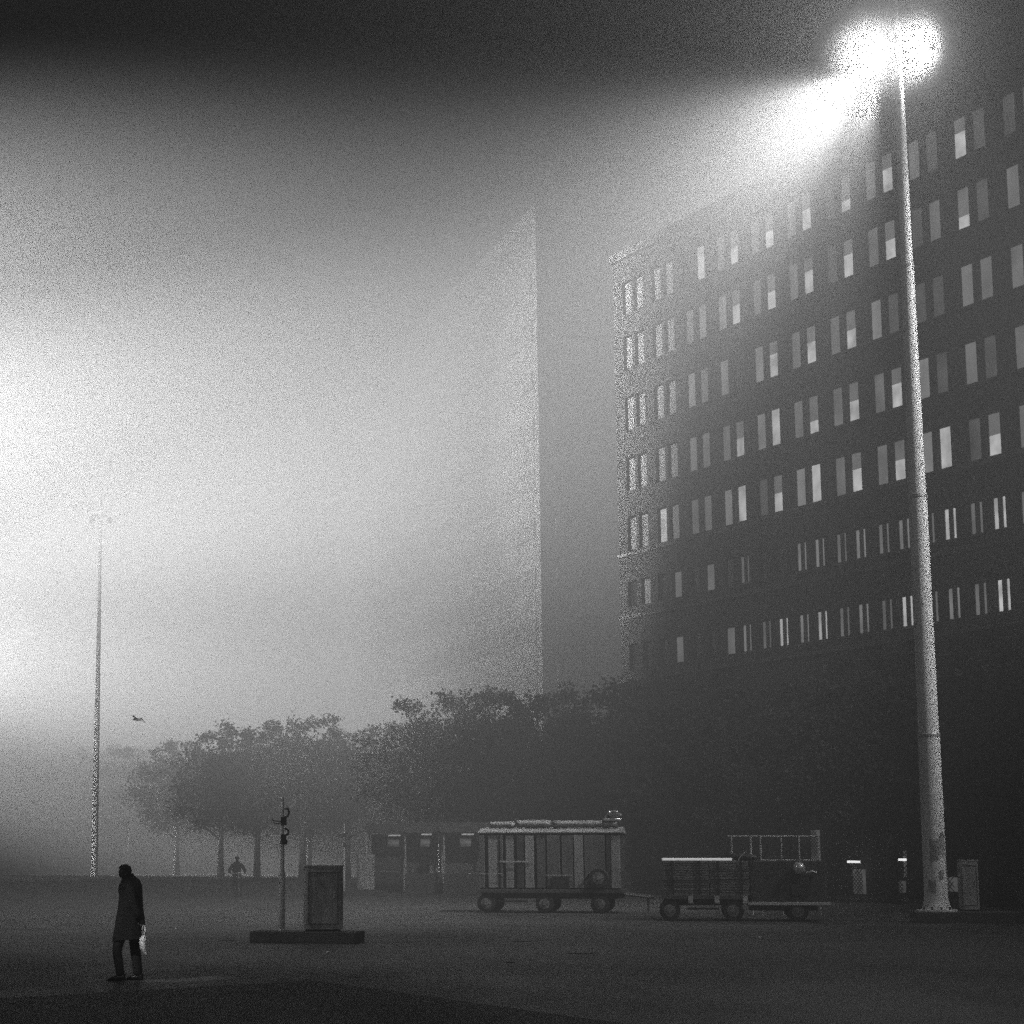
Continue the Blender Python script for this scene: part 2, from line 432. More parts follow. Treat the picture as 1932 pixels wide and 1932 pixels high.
# ------------------------------------------------------------------ trees
def tree_meshes(seed, nleaf=5200):
    rnd = random.Random(seed)
    t = MB()
    pts = [Vector((0, 0, 0)), Vector((.03, .02, 1.6)), Vector((-.02, .04, 3.2)), Vector((.05, 0, 5.0)), Vector((0, .06, 7.2))]
    t.tube(pts, [.26, .20, .17, .12, .05], 9)
    tips = []
    for i in range(13):
        a = i * 2.4 + rnd.uniform(-.3, .3); z0 = 2.6 + 3.9 * (i / 13.0)
        base = Vector((0.02, 0.02, z0)); ln = rnd.uniform(2.4, 3.7) * (1.0 - 0.25 * i / 13)
        e = base + Vector((math.cos(a) * ln, math.sin(a) * ln, rnd.uniform(.8, 2.4)))
        md = base.lerp(e, .5) + Vector((0, 0, .25))
        t.tube([base, md, e], [.085, .055, .02], 6); tips += [e, md]
        for q in range(2):
            e2 = md + Vector((rnd.uniform(-1.2, 1.2), rnd.uniform(-1.2, 1.2), rnd.uniform(.3, 1.6)))
            t.tube([md, e2], [.04, .012], 5); tips.append(e2)
    # leaf clumps scattered through the crown volume
    clumps = []
    for i in range(64):
        th = rnd.uniform(0, 2 * math.pi); zz = rnd.uniform(-1, 1); rr = rnd.uniform(.45, 1.0) ** .6
        prof = math.sqrt(max(0, 1 - zz * zz))
        c = Vector((math.cos(th) * prof * 3.75 * rr, math.sin(th) * prof * 3.75 * rr, 6.45 + zz * 3.3 * rr))
        clumps.append((c, rnd.uniform(.55, 1.25)))
    clumps += [(Vector(p), .7) for p in tips]
    for i in range(9):
        clumps.append((Vector((rnd.uniform(-2, 2), rnd.uniform(-2, 2), rnd.uniform(9.3, 10.2))), rnd.uniform(.35, .6)))
    lv = MB()
    for i in range(nleaf):
        c, r = clumps[rnd.randrange(len(clumps))]
        p = c + Vector((rnd.gauss(0, .5), rnd.gauss(0, .5), rnd.gauss(0, .42))) * r
        nrm = Vector((rnd.gauss(0, 1), rnd.gauss(0, 1), rnd.gauss(0.5, 1))).normalized()
        a = nrm.orthogonal().normalized(); b = nrm.cross(a); k = rnd.uniform(0, 6.28)
        a, b = a * math.cos(k) + b * math.sin(k), b * math.cos(k) - a * math.sin(k)
        L_ = rnd.uniform(.07, .155)
        lv.face([p - a * L_, p + b * L_ * .65 + nrm * .03, p + a * L_, p - b * L_ * .65 + nrm * .03])
    return t, lv
protos = []
for sd in range(4):
    t, lv = tree_meshes(100 + sd, 10500)
    r = thing('linden_tree', 'x', 'tree', (0, 0, 0), 0, 'row of trimmed trees along the buildings')
    t.build('trunk', M['bark'], r, True); lv.build('crown', M['leaf'], r); protos.append(r)
TY = [68, 75, 81.5, 88.5, 95, 102, 109, 115.5, 122, 140, 147.5, 156, 166, 177, 190, 206, 226]
LBL = {0: 'dark tree at the right edge behind the foot of the near mast',
       1: 'dark tree with its crown just left of the near mast pole',
       2: 'dark tree directly behind the rear half of the board trailer',
       3: 'dark tree directly behind the board stacks of the low trailer',
       4: 'dark tree filling the gap between the two trailers',
       5: 'dark tree rising behind the right end of the tall stall trailer',
       6: 'dark tree rising behind the middle of the tall stall trailer',
       7: 'tree left of the tall stall trailer with a pointed crown against the pale block',
       8: 'tree with crown ending at the pale gap right of the zinc rimmed cabinet',
       9: 'grey foggy tree just left of the pale gap above the zinc rimmed cabinet',
       10: 'grey foggy tree right above the post with clamped boxes',
       11: 'grey foggy tree behind the left end of the tall pale block',
       12: 'faint foggy tree above and right of the distant cyclist',
       13: 'faint foggy tree above the distant cyclist',
       14: 'faint tree left of the cyclist under the low flat roof',
       15: 'very faint tree right beside the far mast',
       16: 'faintest tree left of the far mast, lost in fog'}
for i, Y in enumerate(TY):
    o = protos[i] if i < 4 else copy_tree(protos[(i * 3 + i // 4) % 4])
    X = 23.3 - 0.405 * (Y - 76) + random.uniform(-.4, .4)
    o.location = (X, Y, 0); o.rotation_euler = (0, 0, random.uniform(0, 6.28))
    s = random.uniform(0.93, 1.06); o.scale = (s * 1.05, s * 1.05, s)
    if i < 6: o.scale = (s * 1.05, s * 1.05, s * (.88 + .015 * i))
    if i in (7,): o.scale = (1.0, 1.0, 1.03)
    o['label'] = LBL[i]

BACK = [(128, 6.5, 'grey tree of the back row showing through the pale gap'), (136, 7, 'back row tree just left of the pale gap, behind the front trees'), (145, 7, 'foggy back row tree between the cyclist and the boxed post'),
        (153, 7.5, 'foggy back row tree behind the distant cyclist'), (172, 7.5, 'faint back row tree above the walking man'), (86, 6.5, 'black back row tree behind the near mast'), (99, 6.5, 'black back row tree behind the stacked boards'), (112, 6.5, 'black back row tree behind the stall trailer')]
for i, (Y, off, lab) in enumerate(BACK):
    o = copy_tree(protos[(i + 1) % 4])
    o.location = (23.3 - 0.405 * (Y - 76) + off * .75, Y + off * .35, 0); o.rotation_euler = (0, 0, i * 1.7)
    s_ = .98 if i else .72
    o.scale = (s_ * 1.05, s_ * 1.05, s_ * (.86 if Y < 115 and i > 4 else 1)); o['label'] = lab; o['group'] = 'back row of trees along the buildings'

# ------------------------------------------------------------------ floodlight masts
def make_mast(label, loc, yaw, paint='white'):
    t = thing('floodlight_mast', label, 'floodlight mast', loc, yaw, 'tall floodlight masts of the square')
    prof = [(.36, .06), (.335, .3), (.325, .7), (.31, 4.99), (.295, 5.0), (.26, 11.98), (.245, 12.0), (.19, 18.99), (.175, 19.0), (.13, 26.2), (.12, 26.55)]
    b = MB(); b.lathe(prof, seg=28); pole = b.build('pole', M[paint], t); smooth_by_angle(pole, 30)
    for z, r in ((5.0, .318), (12.0, .268), (19.0, .197)):
        b = MB(); b.lathe([(r, -.05), (r + .012, -.03), (r + .012, .03), (r, .05)], (0, 0, z), 28, True); b.build('joint_ring', M['steel'], pole)
    b = MB(); b.lathe([(.58, 0), (.58, .045), (.42, .06), (.38, .16), (.36, .28)], seg=28)
    fl = b.build('base_flange', M[paint], t); smooth_by_angle(fl, 30)
    for i in range(12):
        a = i * math.pi / 6; b = MB(); b.lathe([(.03, 0), (.03, .09)], (.5 * math.cos(a), .5 * math.sin(a), .04), 6); b.build('anchor_bolt', M['dark_steel'], fl)
    b = MB(); b.tube([(0, 0, 26.5), (0, 0, 27.75)], [.1, .06], 10); b.build('spike', M['dark_steel'], t)
    b = MB(); b.tube([(-1.0, 0, 26.0), (1.0, 0, 26.0)], .055, 8); b.tube([(0, -.5, 26.0), (0, 1.35, 26.0)], .05, 8); b.tube([(-.6, 1.3, 26.0), (.6, 1.3, 26.0)], .05, 8); b.build('crossarm', M['dark_steel'], t)
    return t
def flood(t, pos, aim, lit):
    """floodlight: ribbed housing with a glass lens on its front, aimed along aim (local to mast)"""
    aim = Vector(aim).normalized(); q = Vector((0, -1, 0)).rotation_difference(aim).to_matrix()
    b = MB(); c = Vector(pos)
    b.box(c, (.5, .3, .4), q, .03)
    for i in range(-2, 3): b.box(c + q @ Vector((i * .09, .18, 0)), (.02, .1, .36), q)
    b.box(c + q @ Vector((0, -.2, .215)), (.52, .2, .02), q)            # visor
    for sg in (-1, 1): b.box(c + q @ Vector((sg * .265, 0, .05)), (.02, .08, .4), q)
    h = b.build('floodlight', M['dark_steel'], t)
    g = MB(); g.box(c + q @ Vector((0, -.16, 0)), (.42, .02, .32), q); g.build('lens', M['lens'] if lit else M['glass'], h)
    return c + aim * .4
def spot(name, loc, aim, power, size, blend, parent=None, radius=.15):
    l = bpy.data.lights.new(name, 'SPOT'); l.energy = power; l.spot_size = R(size); l.spot_blend = blend; l.shadow_soft_size = radius
    o = bpy.data.objects.new(name, l); col.objects.link(o)
    o.location = loc; o.rotation_euler = Vector(aim).to_track_quat('-Z', 'Y').to_euler()
    if parent is not None: o.parent = parent
    return o
MR = Vector((xof(1766, 60.0), 60.0, .3))
# plinth below the mast
def plinth(name, label, c, size, yaw, group='dark concrete plinths on the square'):
    b = MB(); b.bx(-size[0] / 2, size[0] / 2, -size[1] / 2, size[1] / 2, 0, size[2], .015)
    o = b.build(name, M['conc']); o.location = c; o.rotation_euler = (0, 0, yaw)
    return tag(o, label, 'plinth', group)
plinth('concrete_plinth', 'dark concrete plinth under the near mast and a dim narrow cabinet', (MR.x + .75, 59.8, 0), (2.9, 1.7, .3), R(-8))
mr = make_mast('bright white floodlight mast rising to the glare at the upper right', MR, 0)
b = MB(); b.box((.32, -.02, 2.75 + .2), (.12, .18, .22)); b.build('junction_box', M['black'], mr)
b = MB()
rp_ = random.Random(5)
for i in range(9):                                                       # torn posters pasted round the lower pole
    a0 = rp_.uniform(-2.6, -0.5); wdt = rp_.uniform(.2, .7); z0 = rp_.uniform(.45, 1.9); hh = rp_.uniform(.15, .6)
    prev = None
    for j in range(7):
        a = a0 + wdt * j / 6; top = z0 + hh + rp_.uniform(-.06, .06); bot = z0 + rp_.uniform(-.06, .06)
        q0 = Vector((math.cos(a) * .334, math.sin(a) * .334, bot)); q1 = Vector((math.cos(a) * .334, math.sin(a) * .334, top))
        if prev: b.face([prev[0], q0, q1, prev[1]])
        prev = (q0, q1)
b.build('torn_poster', M['peel'], mr)
ML = Vector((xof(177, 149.5), 149.5, .15))
ml = make_mast('faint far floodlight mast standing in fog above the walking man', ML, R(20), 'grey_paint')
MO = Vector((-33.0, 96.0, .15))

LP = dict(r=(-0.80, 0.45, -0.42), r2=(-0.62, 0.75, -0.45))
ADDED_MASTS = []  # unseen masts added for their light
P = dict(dens=.014, g=.5, sky=.006, selev=2, sun=.6, sunaz=160, sunel=30, sunang=20,
         R=((-.45, 1.3, .1, -74, -36, 82, 1, .95e5), (0, 1.45, -.1, -30, -36, 82, 1, .7e5), (.45, 1.3, .1, -18, 7, 36, 1, 2.0e5)),
         glow=2600, glare_halo=.5,
         masts=[((-120, 150), 100, ((0, 0, 0, (0, 130, 29), 11, 1, 96e6),)),  # added far mast, out of view, brightening the fog
                ((-75, 84), 50, ((-.75, 0, 0, (-17.5, 149.5, 5), 11, 1, 2.6e6), (.75, 0, 0, (0, 130, 29), 24, 1, 26e6))),  # added: one head for the far pole, one for the fog
                ((-90, 260), 135, ((0, 0, 0, (0, 170, 22), 16, 1, 26e6),)),  # added far mast lighting the fog from behind
                ((-110, 200), 108, ((0, 0, 0, (-5, 165, 8), 12, 1, 42e6),)),  # added far mast lighting the low fog
                ((-22, 43), 77, ((0, 0, 0, 77, -46, 44, .8, 2.4e4),)),  # added head lighting the near post and cabinet
                ((-20, 10), 37, ((0, 0, 0, (-3.03, 33.15, .68), .42, .6, 7e4),)),  # narrow beam added only to brighten the man's bag
                ((34, 50), -60, ((0, 0, 0, -60, -29, 56, .8, 4.6e4),))])  # added head lighting the near pole from the right
for q in P['masts']:                                     # a target point and half width become an azimuth, a tilt and a cone
    hs = []
    for h in q[2]:
        if isinstance(h[3], tuple):
            dx, dy, dz = h[3][0] - q[0][0], h[3][1] - q[0][1], h[3][2] - 24.9
            d = math.hypot(dx, dy)
            h = h[:3] + (math.degrees(math.atan2(dx, dy)), math.degrees(math.atan2(dz, d)), 2 * math.degrees(math.atan(h[4] / d)) * 1.3) + h[5:]
        hs.append(h)
    ADDED_MASTS.append((q[0], q[1], hs))
#PARAMS
def aimv(az, el):
    a, e = R(az), R(el); return Vector((math.sin(a) * math.cos(e), math.cos(a) * math.cos(e), math.sin(e)))
def equip(t, heads, z=25.7, yaw=0.0, lit=True):
    for h in heads:
        aim = rotz(-yaw) @ aimv(h[3], h[4])
        p = flood(t, (h[0], h[1], z + h[2]), aim, lit)
        if lit: spot('floodlight_beam', p, aim, h[7], h[5], h[6], t)
equip(mr, P['R'])
for sx, sz in ((-.72, 25.45), (.82, 25.72)):                             # glowing balls with caps, added as cores of the floodlights' glare
    b = MB(); bmesh.ops.create_uvsphere(b.bm, u_segments=24, v_segments=14, radius=.24, matrix=Matrix.Translation((sx, 0, sz))); gl_ = b.build('glare_globe', M['lens'], mr, True)
    b = MB(); b.lathe([(.09, .20), (.12, .24), (.05, .3), (.04, .4)], (sx, 0, sz), 16); b.build('glare_globe_cap', M['dark_steel'], gl_)
    spot('glare_light', (sx, -.3, sz), (-.926, -.377, -.1), P['glow'], 172, .5, mr, .1)  # added light that fills the glare around the lamps
mm = bpy.data.materials.new('glare_halo_volume'); mm.use_nodes = True
nt = mm.node_tree; nt.nodes.clear()
out = nt.nodes.new('ShaderNodeOutputMaterial'); pv = nt.nodes.new('ShaderNodeVolumePrincipled')
pv.inputs['Color'].default_value = (0.93, 0.93, 0.93, 1); pv.inputs['Anisotropy'].default_value = .2
mm.cycles.volume_sampling = 'EQUIANGULAR'; mm.cycles.volume_step_rate = 0.2
tcm = nt.nodes.new('ShaderNodeTexCoord'); vl = nt.nodes.new('ShaderNodeVectorMath'); vl.operation = 'LENGTH'
mrg = nt.nodes.new('ShaderNodeMapRange'); mrg.interpolation_type = 'SMOOTHERSTEP'
mrg.inputs['From Min'].default_value = 0.0; mrg.inputs['From Max'].default_value = 1.0; mrg.inputs['To Min'].default_value = P['glare_halo']; mrg.inputs['To Max'].default_value = 0
nt.links.new(tcm.outputs['Object'], vl.inputs[0]); nt.links.new(vl.outputs['Value'], mrg.inputs['Value']); nt.links.new(mrg.outputs[0], pv.inputs['Density'])
nt.links.new(pv.outputs[0], out.inputs['Volume'])
for sx, sz, r0 in ((-.8, 25.4, 1.95), (.88, 25.68, 1.75)):  # dense fog balls added to imitate the halo of glare
    b = MB(); bmesh.ops.create_icosphere(b.bm, subdivisions=4, radius=1)
    o = b.build('glare_halo', mm, None, True); o.location = MR + Vector((sx, -.3, sz)); o.scale = (r0, r0, r0 * .92); tag(o, kind='stuff')
ml.scale = (.72, .72, 1)
equip(ml, ((-.9, 0, 0, -20, -10), (.9, 0, 0, 20, -10)), yaw=R(20), lit=False)
for (mx_, my_), yaz, heads in ADDED_MASTS:  # none of these is in view; all added to light the scene
    mo = make_mast('added unseen floodlight mast beyond the %s edge of the view, lighting the fog' % ('left' if mx_ < 0 else 'right'), Vector((mx_, my_, 0)), -R(yaz))
    equip(mo, heads, 24.9, -R(yaz))

# ------------------------------------------------------------------ plinth with post and cabinet
PC = Vector((xof(580, 46.9), 46.9, 0))
plinth('concrete_plinth', 'dark concrete plinth carrying the boxed post and the zinc rimmed cabinet', PC, (2.42, .9, .25), R(-14))
def make_post(label, loc, z0):
    t = thing('signal_post', label, 'post', (loc[0], loc[1], z0), 0, 'steel posts on the plinths')
    b = MB(); b.lathe([(.085, 0), (.085, .03), (.07, .04), (.068, 1.25), (.05, 1.32), (.048, 2.0), (.036, 2.06), (.034, 2.93), (.02, 2.96)], seg=16)
    smooth_by_angle(b.build('pole', M['steel'], t), 30)
    b = MB(); b.box((.03, 0, 2.42), (.13, .12, .17), None, .01); b.build('clamp_box', M['black'], t)
    b = MB(); b.box((.03, 0, 2.02), (.12, .12, .22), None, .01); b.build('clamp_box', M['black'], t)
    b = MB(); b.tube([(.03, 0, 2.5), (.12, 0, 2.53), (.15, 0, 2.62), (.12, 0, 2.7), (.05, 0, 2.69)], .025, 8)
    b.tube([(.04, 0, 2.1), (.13, 0, 2.13), (.14, 0, 2.22), (.05, 0, 2.26)], .022, 8); b.tube([(.03, 0, 1.9), (.1, 0, 1.93), (.1, 0, 2.0)], .02, 8)
    b.build('cable_loop', M['black'], t)
    b = MB(); b.tube([(-.04, 0, 2.41), (-.2, 0, 2.43), (-.24, 0, 2.47)], .014, 6); b.tube([(-.04, 0, 2.37), (-.17, 0, 2.36), (-.2, 0, 2.4)], .012, 6); b.build('bracket', M['black'], t)
    return t
def make_cabinet(label, loc, z0, r=.44, h=1.45):
    t = thing('metal_cabinet', label, 'cabinet', (loc[0], loc[1], z0), 0, 'metal cabinets on the plinths')
    def ring(k, z, d=0.0):
        out = []
        for i in range(48):
            a = 2 * math.pi * i / 48; ca, sa = math.cos(a), math.sin(a)
            out.append(((r + d) * math.copysign(abs(ca) ** .42, ca), (r * .42 + d) * math.copysign(abs(sa) ** .42, sa), z))
        return out
    b = MB(); b.loft([ring(0, .05), ring(0, h - .035)]); smooth_by_angle(b.build('body', M['cabinet'], t), 40)
    b = MB(); b.loft([ring(0, 0, -.05), ring(0, .05, -.05)]); b.build('foot', M['black'], t)
    b = MB(); b.loft([ring(0, h - .033, .012), ring(0, h - .005, .014), ring(0, h, .004)]); smooth_by_angle(b.build('lid', M['rim'], t), 40)
    b = MB()
    for (x0, x1, z0, z1) in ((-r * .74, r * .74, .16, .175), (-r * .74, r * .74, h - .17, h - .155), (-r * .76, -r * .74, .16, h - .155), (r * .74, r * .76, .16, h - .155)):
        b.bx(x0, x1, -r * .42 - .012, -r * .42 + .03, z0, z1)
    b.build('panel_frame', M['dark_steel'], t)
    b = MB(); b.bx(r * .52, r * .6, -r * .42 - .02, -r * .42 + .02, h * .5, h * .6, .004); b.build('handle', M['steel'], t)
    return t
make_post('slim steel post with clamped dark boxes beside the nearest cabinet', (xof(532, 46.9), 46.95, 0), .25)
make_cabinet('grey metal cabinet with bright zinc top rim beside the boxed post', (xof(610, 46.8), 46.75, 0), .25)
# the same set again, farther back
plinth('concrete_plinth', 'small dark plinth in the fog right of the nearest cabinet', (xof(688, 94), 94, 0), (2.0, .9, .22), R(-10))
make_post('thin pale post rising just behind the nearest cabinet', (xof(649, 94), 94, 0), .22)
make_cabinet('pale cabinet in fog just right of the nearest cabinet', (xof(690, 94), 94, 0), .22, .40, 1.6)
plinth('concrete_plinth', 'low plinth in the fog left of the tall stall trailer', (xof(818, 98), 98, 0), (1.6, .9, .2), R(-5))
make_cabinet('slim pale cabinet left of the tall stall trailer', (xof(818, 98), 98, 0), .2, .2, 1.35)
make_cabinet('dim pale cabinet right of the near mast foot', (xof(1832, 59.9), 60.1, 0), .3, .28, 1.45)

# ------------------------------------------------------------------ trailers
def wheel(parent, c, r=.3, wd=.2, axis=(0, 1, 0)):
    b = MB(); b.disc_cyl(c, axis, r, wd, 28, [(r * .6, -wd / 2), (r * .92, -wd / 2), (r, -wd * .3), (r, wd * .3), (r * .92, wd / 2), (r * .6, wd / 2)])
    w_ = b.build('wheel', M['rubber'], parent); smooth_by_angle(w_, 50)
    c = Vector(c); ax = Vector(axis)
    b = MB(); b.disc_cyl(c - ax * (wd / 2 + .004), axis, r * .55, .02, 20, [(r * .58, -.012), (r * .55, .01)])
    b.disc_cyl(c - ax * (wd / 2 + .03), axis, r * .2, .05, 12)
    for k in range(6):
        q = Vector((math.cos(k * 1.047), 0, math.sin(k * 1.047))) * r * .36 if abs(axis[1]) > .5 else Vector((0, math.cos(k * 1.047), math.sin(k * 1.047))) * r * .36
        b.disc_cyl(c + q - ax * (wd / 2 + .02), axis, .02, .03, 6)
    b.build('rim', M['wheel'], w_)
    return w_
def chassis(t, L, bedz=.72, drop=None, wl=()):
    b = MB(); x1 = L / 2 if drop is None else drop
    b.bx(-L / 2, x1, -1.1, 1.1, bedz - .12, bedz, .01); b.build('deck', M['deck'], t)
    b = MB()
    for y in (-.7, .7): b.bx(-L / 2 + .1, x1 - .1, y - .05, y + .05, bedz - .30, bedz - .122)
    for x in (-L / 2 + .4, -.3, x1 - .5): b.bx(x - .04, x + .04, -.649, .649, bedz - .27, bedz - .14)
    b.bx(-L / 2 + .7, -0.7, -1.0, -.96, bedz - .42, bedz - .36)
    b.build('chassis_frame', M['dark_steel'], t)
    for x, y in wl: wheel(t, (x, y, .3))
WL = [(x, y) for x in (-2.07, -.16, 1.63) for y in (-.95, .95)]
tA = thing('stall_trailer', 'tall closed up fairground stall packed on a trailer with spare wheel on its side', 'trailer', (xof(1044, 69.3), 69.3, 0), R(-13))
chassis(tA, 4.75, .76, None, WL)
b = MB(); b.bx(-2.3, 2.3, -.86, 1.0, .764, 2.55, .01); b.build('stall_body', M['panel_dark'], tA)
xs = [(-2.3, .17, 'panel'), (-2.0, .35, 'panel_light'), (-1.6, .08, 'panel'), (-1.42, .26, 'panel_light'), (-1.05, .22, 'panel_dark'), (-.78, .28, 'panel_light'), (-.4, .3, 'panel'), (-.06, .42, 'panel'), (.42, .36, 'panel'), (.82, .3, 'panel_light'), (1.16, .66, 'panel'), (1.86, .14, 'panel_dark'), (2.02, .28, 'panel_light')]
for x, wd, mm in xs:
    b = MB(); b.bx(x, x + wd, -.955 - random.uniform(0, .06), -.864, .80, 2.50, .006); b.build('side_panel', M[mm], tA)
b = MB(); b.bx(-1.62, -.6, -1.01, -1.0, 1.62, 1.67); b.bx(-2.3, -1.5, -1.02, -1.015, 1.25, 1.27); b.bx(-.1, .75, -1.03, -1.02, 1.20, 1.225); b.tube([(.85, -1.03, .82), (1.35, -1.03, 1.32)], .014, 6); b.build('rail', M['steel'], tA)
b = MB(); b.bx(.1, .66, -1.06, -1.022, .78, 1.18, .01); b.build('hatch', M['black'], tA)
b = MB(); b.bx(-2.36, 2.36, -1.0, 1.03, 2.555, 2.59, .008); b.build('roof', M['panel'], tA)
b = MB(); b.loft([[(-2.33, -.95, 2.594), (2.33, -.95, 2.594), (2.33, 1.0, 2.594), (-2.33, 1.0, 2.594)], [(-2.3, -.8, 2.70), (2.3, -.8, 2.70), (2.3, .9, 2.78), (-2.3, .9, 2.78)]]); b.build('folded_canopy', M['tarp'], tA)
wheel(tA, (1.62, -1.13, 1.12), .33, .18)
b = MB(); b.tube([(2.38, 0, .6), (3.3, 0, .5)], .06, 8); b.tube([(2.38, -.6, .6), (3.2, 0, .5)], .045, 8); b.tube([(2.38, .6, .6), (3.2, 0, .5)], .045, 8); b.tube([(3.1, 0, .5), (3.1, 0, .02)], .035, 8); b.build('drawbar', M['dark_steel'], tA)
# load lying on the roof
def on_trailer(t, p): return t.matrix_basis @ Vector(p) if False else (Matrix.Translation(t.location) @ Matrix.Rotation(t.rotation_euler.z, 4, 'Z')) @ Vector(p)
def roll(name, label, t, p, ln, r, m, cat, group=None):
    b = MB()
    rr = random.Random(hash(label) % 999)
    pts = [(-ln / 2 + ln * i / 10, 0, r * .93) for i in range(11)]
    b.tube(pts, [r * rr.uniform(.86, 1.06) for _ in pts], 14)
    for k in (-.3, .3): b.lathe([(r * .2, 0), (r * .2, .01)], (k * ln, 0, r * 1.9), 6)
    o = b.build(name, m, None, True); o.scale = (1, 1.5, .8); o.location = on_trailer(t, p); o.rotation_euler = (0, 0, t.rotation_euler.z)
    return tag(o, label, cat, group)
roll('rolled_tarpaulin', 'long pale rolled tarpaulin on the right half of the stall trailer roof', tA, (1.15, -.45, 2.74), 2.1, .16, M['tarp'], 'tarpaulin', 'rolled tarpaulins on the stall trailer')
roll('rolled_tarpaulin', 'short grey rolled tarpaulin on the middle of the stall trailer roof', tA, (-.55, -.45, 2.74), 1.1, .17, M['tarp'], 'tarpaulin', 'rolled tarpaulins on the stall trailer')
roll('rolled_tarpaulin', 'small grey rolled tarpaulin at the left end of the stall trailer roof', tA, (-1.6, -.45, 2.74), .8, .14, M['tarp'], 'tarpaulin', 'rolled tarpaulins on the stall trailer')
b = MB(); rr = random.Random(3)
for i in range(16):
    a = i * .8; p = Vector((math.cos(a) * .25 * rr.uniform(.5, 1), math.sin(a) * .2, .1 + rr.uniform(0, .12))); p2 = p + Vector((rr.uniform(-.25, .25), rr.uniform(-.2, .2), rr.uniform(-.06, .14)))
    b.tube([p, p.lerp(p2, .5) + Vector((0, 0, .05)), p2], [.05, .06, .03], 6)
b.bx(-.3, .3, -.2, .2, 0, .09, .02)
o = b.build('foil_bundle', M['chrome'], None, True); o.location = on_trailer(tA, (2.02, -.5, 2.95)); tag(o, 'shiny crumpled foil bundle at the right end of the stall trailer roof', 'bundle')

tB = thing('flatbed_trailer', 'low flatbed trailer with lower rear deck, loaded with stacked boards', 'trailer', (xof(1400, 61.6), 61.6, 0), R(-9))
WB = [(x, y) for x in (-2.1, -.29, 1.53) for y in (-.95, .95)]
chassis(tB, 4.6, .74, .12, WB)
b = MB(); b.bx(.125, 2.45, -1.1, 1.1, .44, .52, .01); b.build('lower_deck', M['deck'], tB)
b = MB(); b.bx(.13, 2.45, -1.16, -1.104, .46, .55, .008); b.build('edge_rail', M['rim'], tB)
b = MB(); b.bx(.2, 2.1, -.85, .85, .30, .436); b.build('subframe', M['dark_steel'], tB)
for x in (-1.5, -.75, .05):
    b = MB(); b.bx(x - .07, x + .07, -1.13, -1.103, .5, .72, .01); b.build('twist_lock', M['steel'], tB)
def board_stack(label, p, sx, sy, n, hgt):
    t = thing('board_stack', label, 'board stack', on_trailer(tB, p), tB.rotation_euler.z, 'stacks of boards on the flatbed trailer')
    z = 0; rr = random.Random(int(p[0] * 100) + 7)
    b = MB()
    for i in range(n):
        d = rr.uniform(-.02, .02); h = hgt / n
        b.bx(-sx / 2 + d, sx / 2 + d, -sy / 2 + rr.uniform(-.015, .015), sy / 2, z, z + h * .8); z += h
    b.build('boards', M['boards'], t)
    b = MB()
    for x in (-sx * .3, sx * .3): b.bx(x - .03, x + .03, -sy / 2 - .04, -sy / 2 - .018, .0, hgt)
    b.build('strap', M['black'], t)
    return t
board_stack('left stack of flat boards, topped by a shining tube, on the low trailer', (-1.62, -.1, .742), 1.3, 1.9, 14, .98)
board_stack('right hand stack of flat boards on the low trailer beside the dark machine box', (-.37, -.1, .742), 1.1, 1.9, 13, .98)
def shiny_tube(label, p, ln):
    t = thing('metal_tube', label, 'tube', on_trailer(tB, p), tB.rotation_euler.z, 'shiny tubes on the board stacks')
    b = MB(); b.disc_cyl((0, 0, .035), (1, 0, 0), .035, ln, 16); b.build('tube_body', M['tubeglow'], t, False)
    b = MB()
    for sg in (-1, 1): b.disc_cyl((sg * (ln / 2 + .02), 0, .035), (1, 0, 0), .028, .04, 12)
    b.build('end_cap', M['steel'], t)
    return t
M['tubeglow'] = emis('tube_shine_emission', 0.75)  # shine of the metal tubes put in as emission, no lamps
shiny_tube('longer white shining tube on the left board stack', (-1.72, -.95, 1.724), 1.12)
shiny_tube('shorter white shining tube on the right of the two on the boards', (-.72, -.95, 1.724), .86)
# dark machine box on the rear deck
mb_ = thing('machine_box', 'dark machine housing with a round shiny dome on the low rear deck', 'machine', on_trailer(tB, (1.25, 0, .522)), tB.rotation_euler.z)
b = MB(); b.bx(-1.05, 1.1, -.95, .9, 0, 1.2, .03); b.build('housing', M['panel_dark'], mb_)
b = MB(); bmesh.ops.create_uvsphere(b.bm, u_segments=24, v_segments=14, radius=.19, matrix=Matrix.Translation((.35, -1.0, .98))); b.build('dome', M['chrome'], mb_, True)
b = MB(); b.bx(.1, .62, -1.0, -.952, .2, .72, .02); b.build('hatch', M['black'], mb_)
b = MB(); b.tube([(.55, -1.0, .85), (.72, -1.02, .9), (.85, -1.0, .86)], .03, 8); b.build('handle', M['steel'], mb_)
sh = MB(); sh.tube([(0, 0, .08), (.25, 0, .1), (.6, 0, .09), (.95, 0, .07)], [.06, .1, .11, .05], 10)
o = sh.build('rolled_mat', M['black'], None, True); o.location = on_trailer(tB, (-.45, -.7, 1.724)); o.rotation_euler = (0, 0, tB.rotation_euler.z); tag(o, 'black rolled mat lying on the right board stack', 'mat')
b = MB(); b.tube([(0, 0, .01), (.2, 0, .24)], .013, 6); b.tube([(.2, 0, .24), (.22, 0, .25), (.24, .03, .25)], .013, 6); o = b.build('iron_bar', M['steel']); o.location = on_trailer(tB, (-.12, -1.03, 1.724)); o.rotation_euler = (0, 0, tB.rotation_euler.z); tag(o, 'thin slanting iron bar leaning on the board stack top', 'bar')

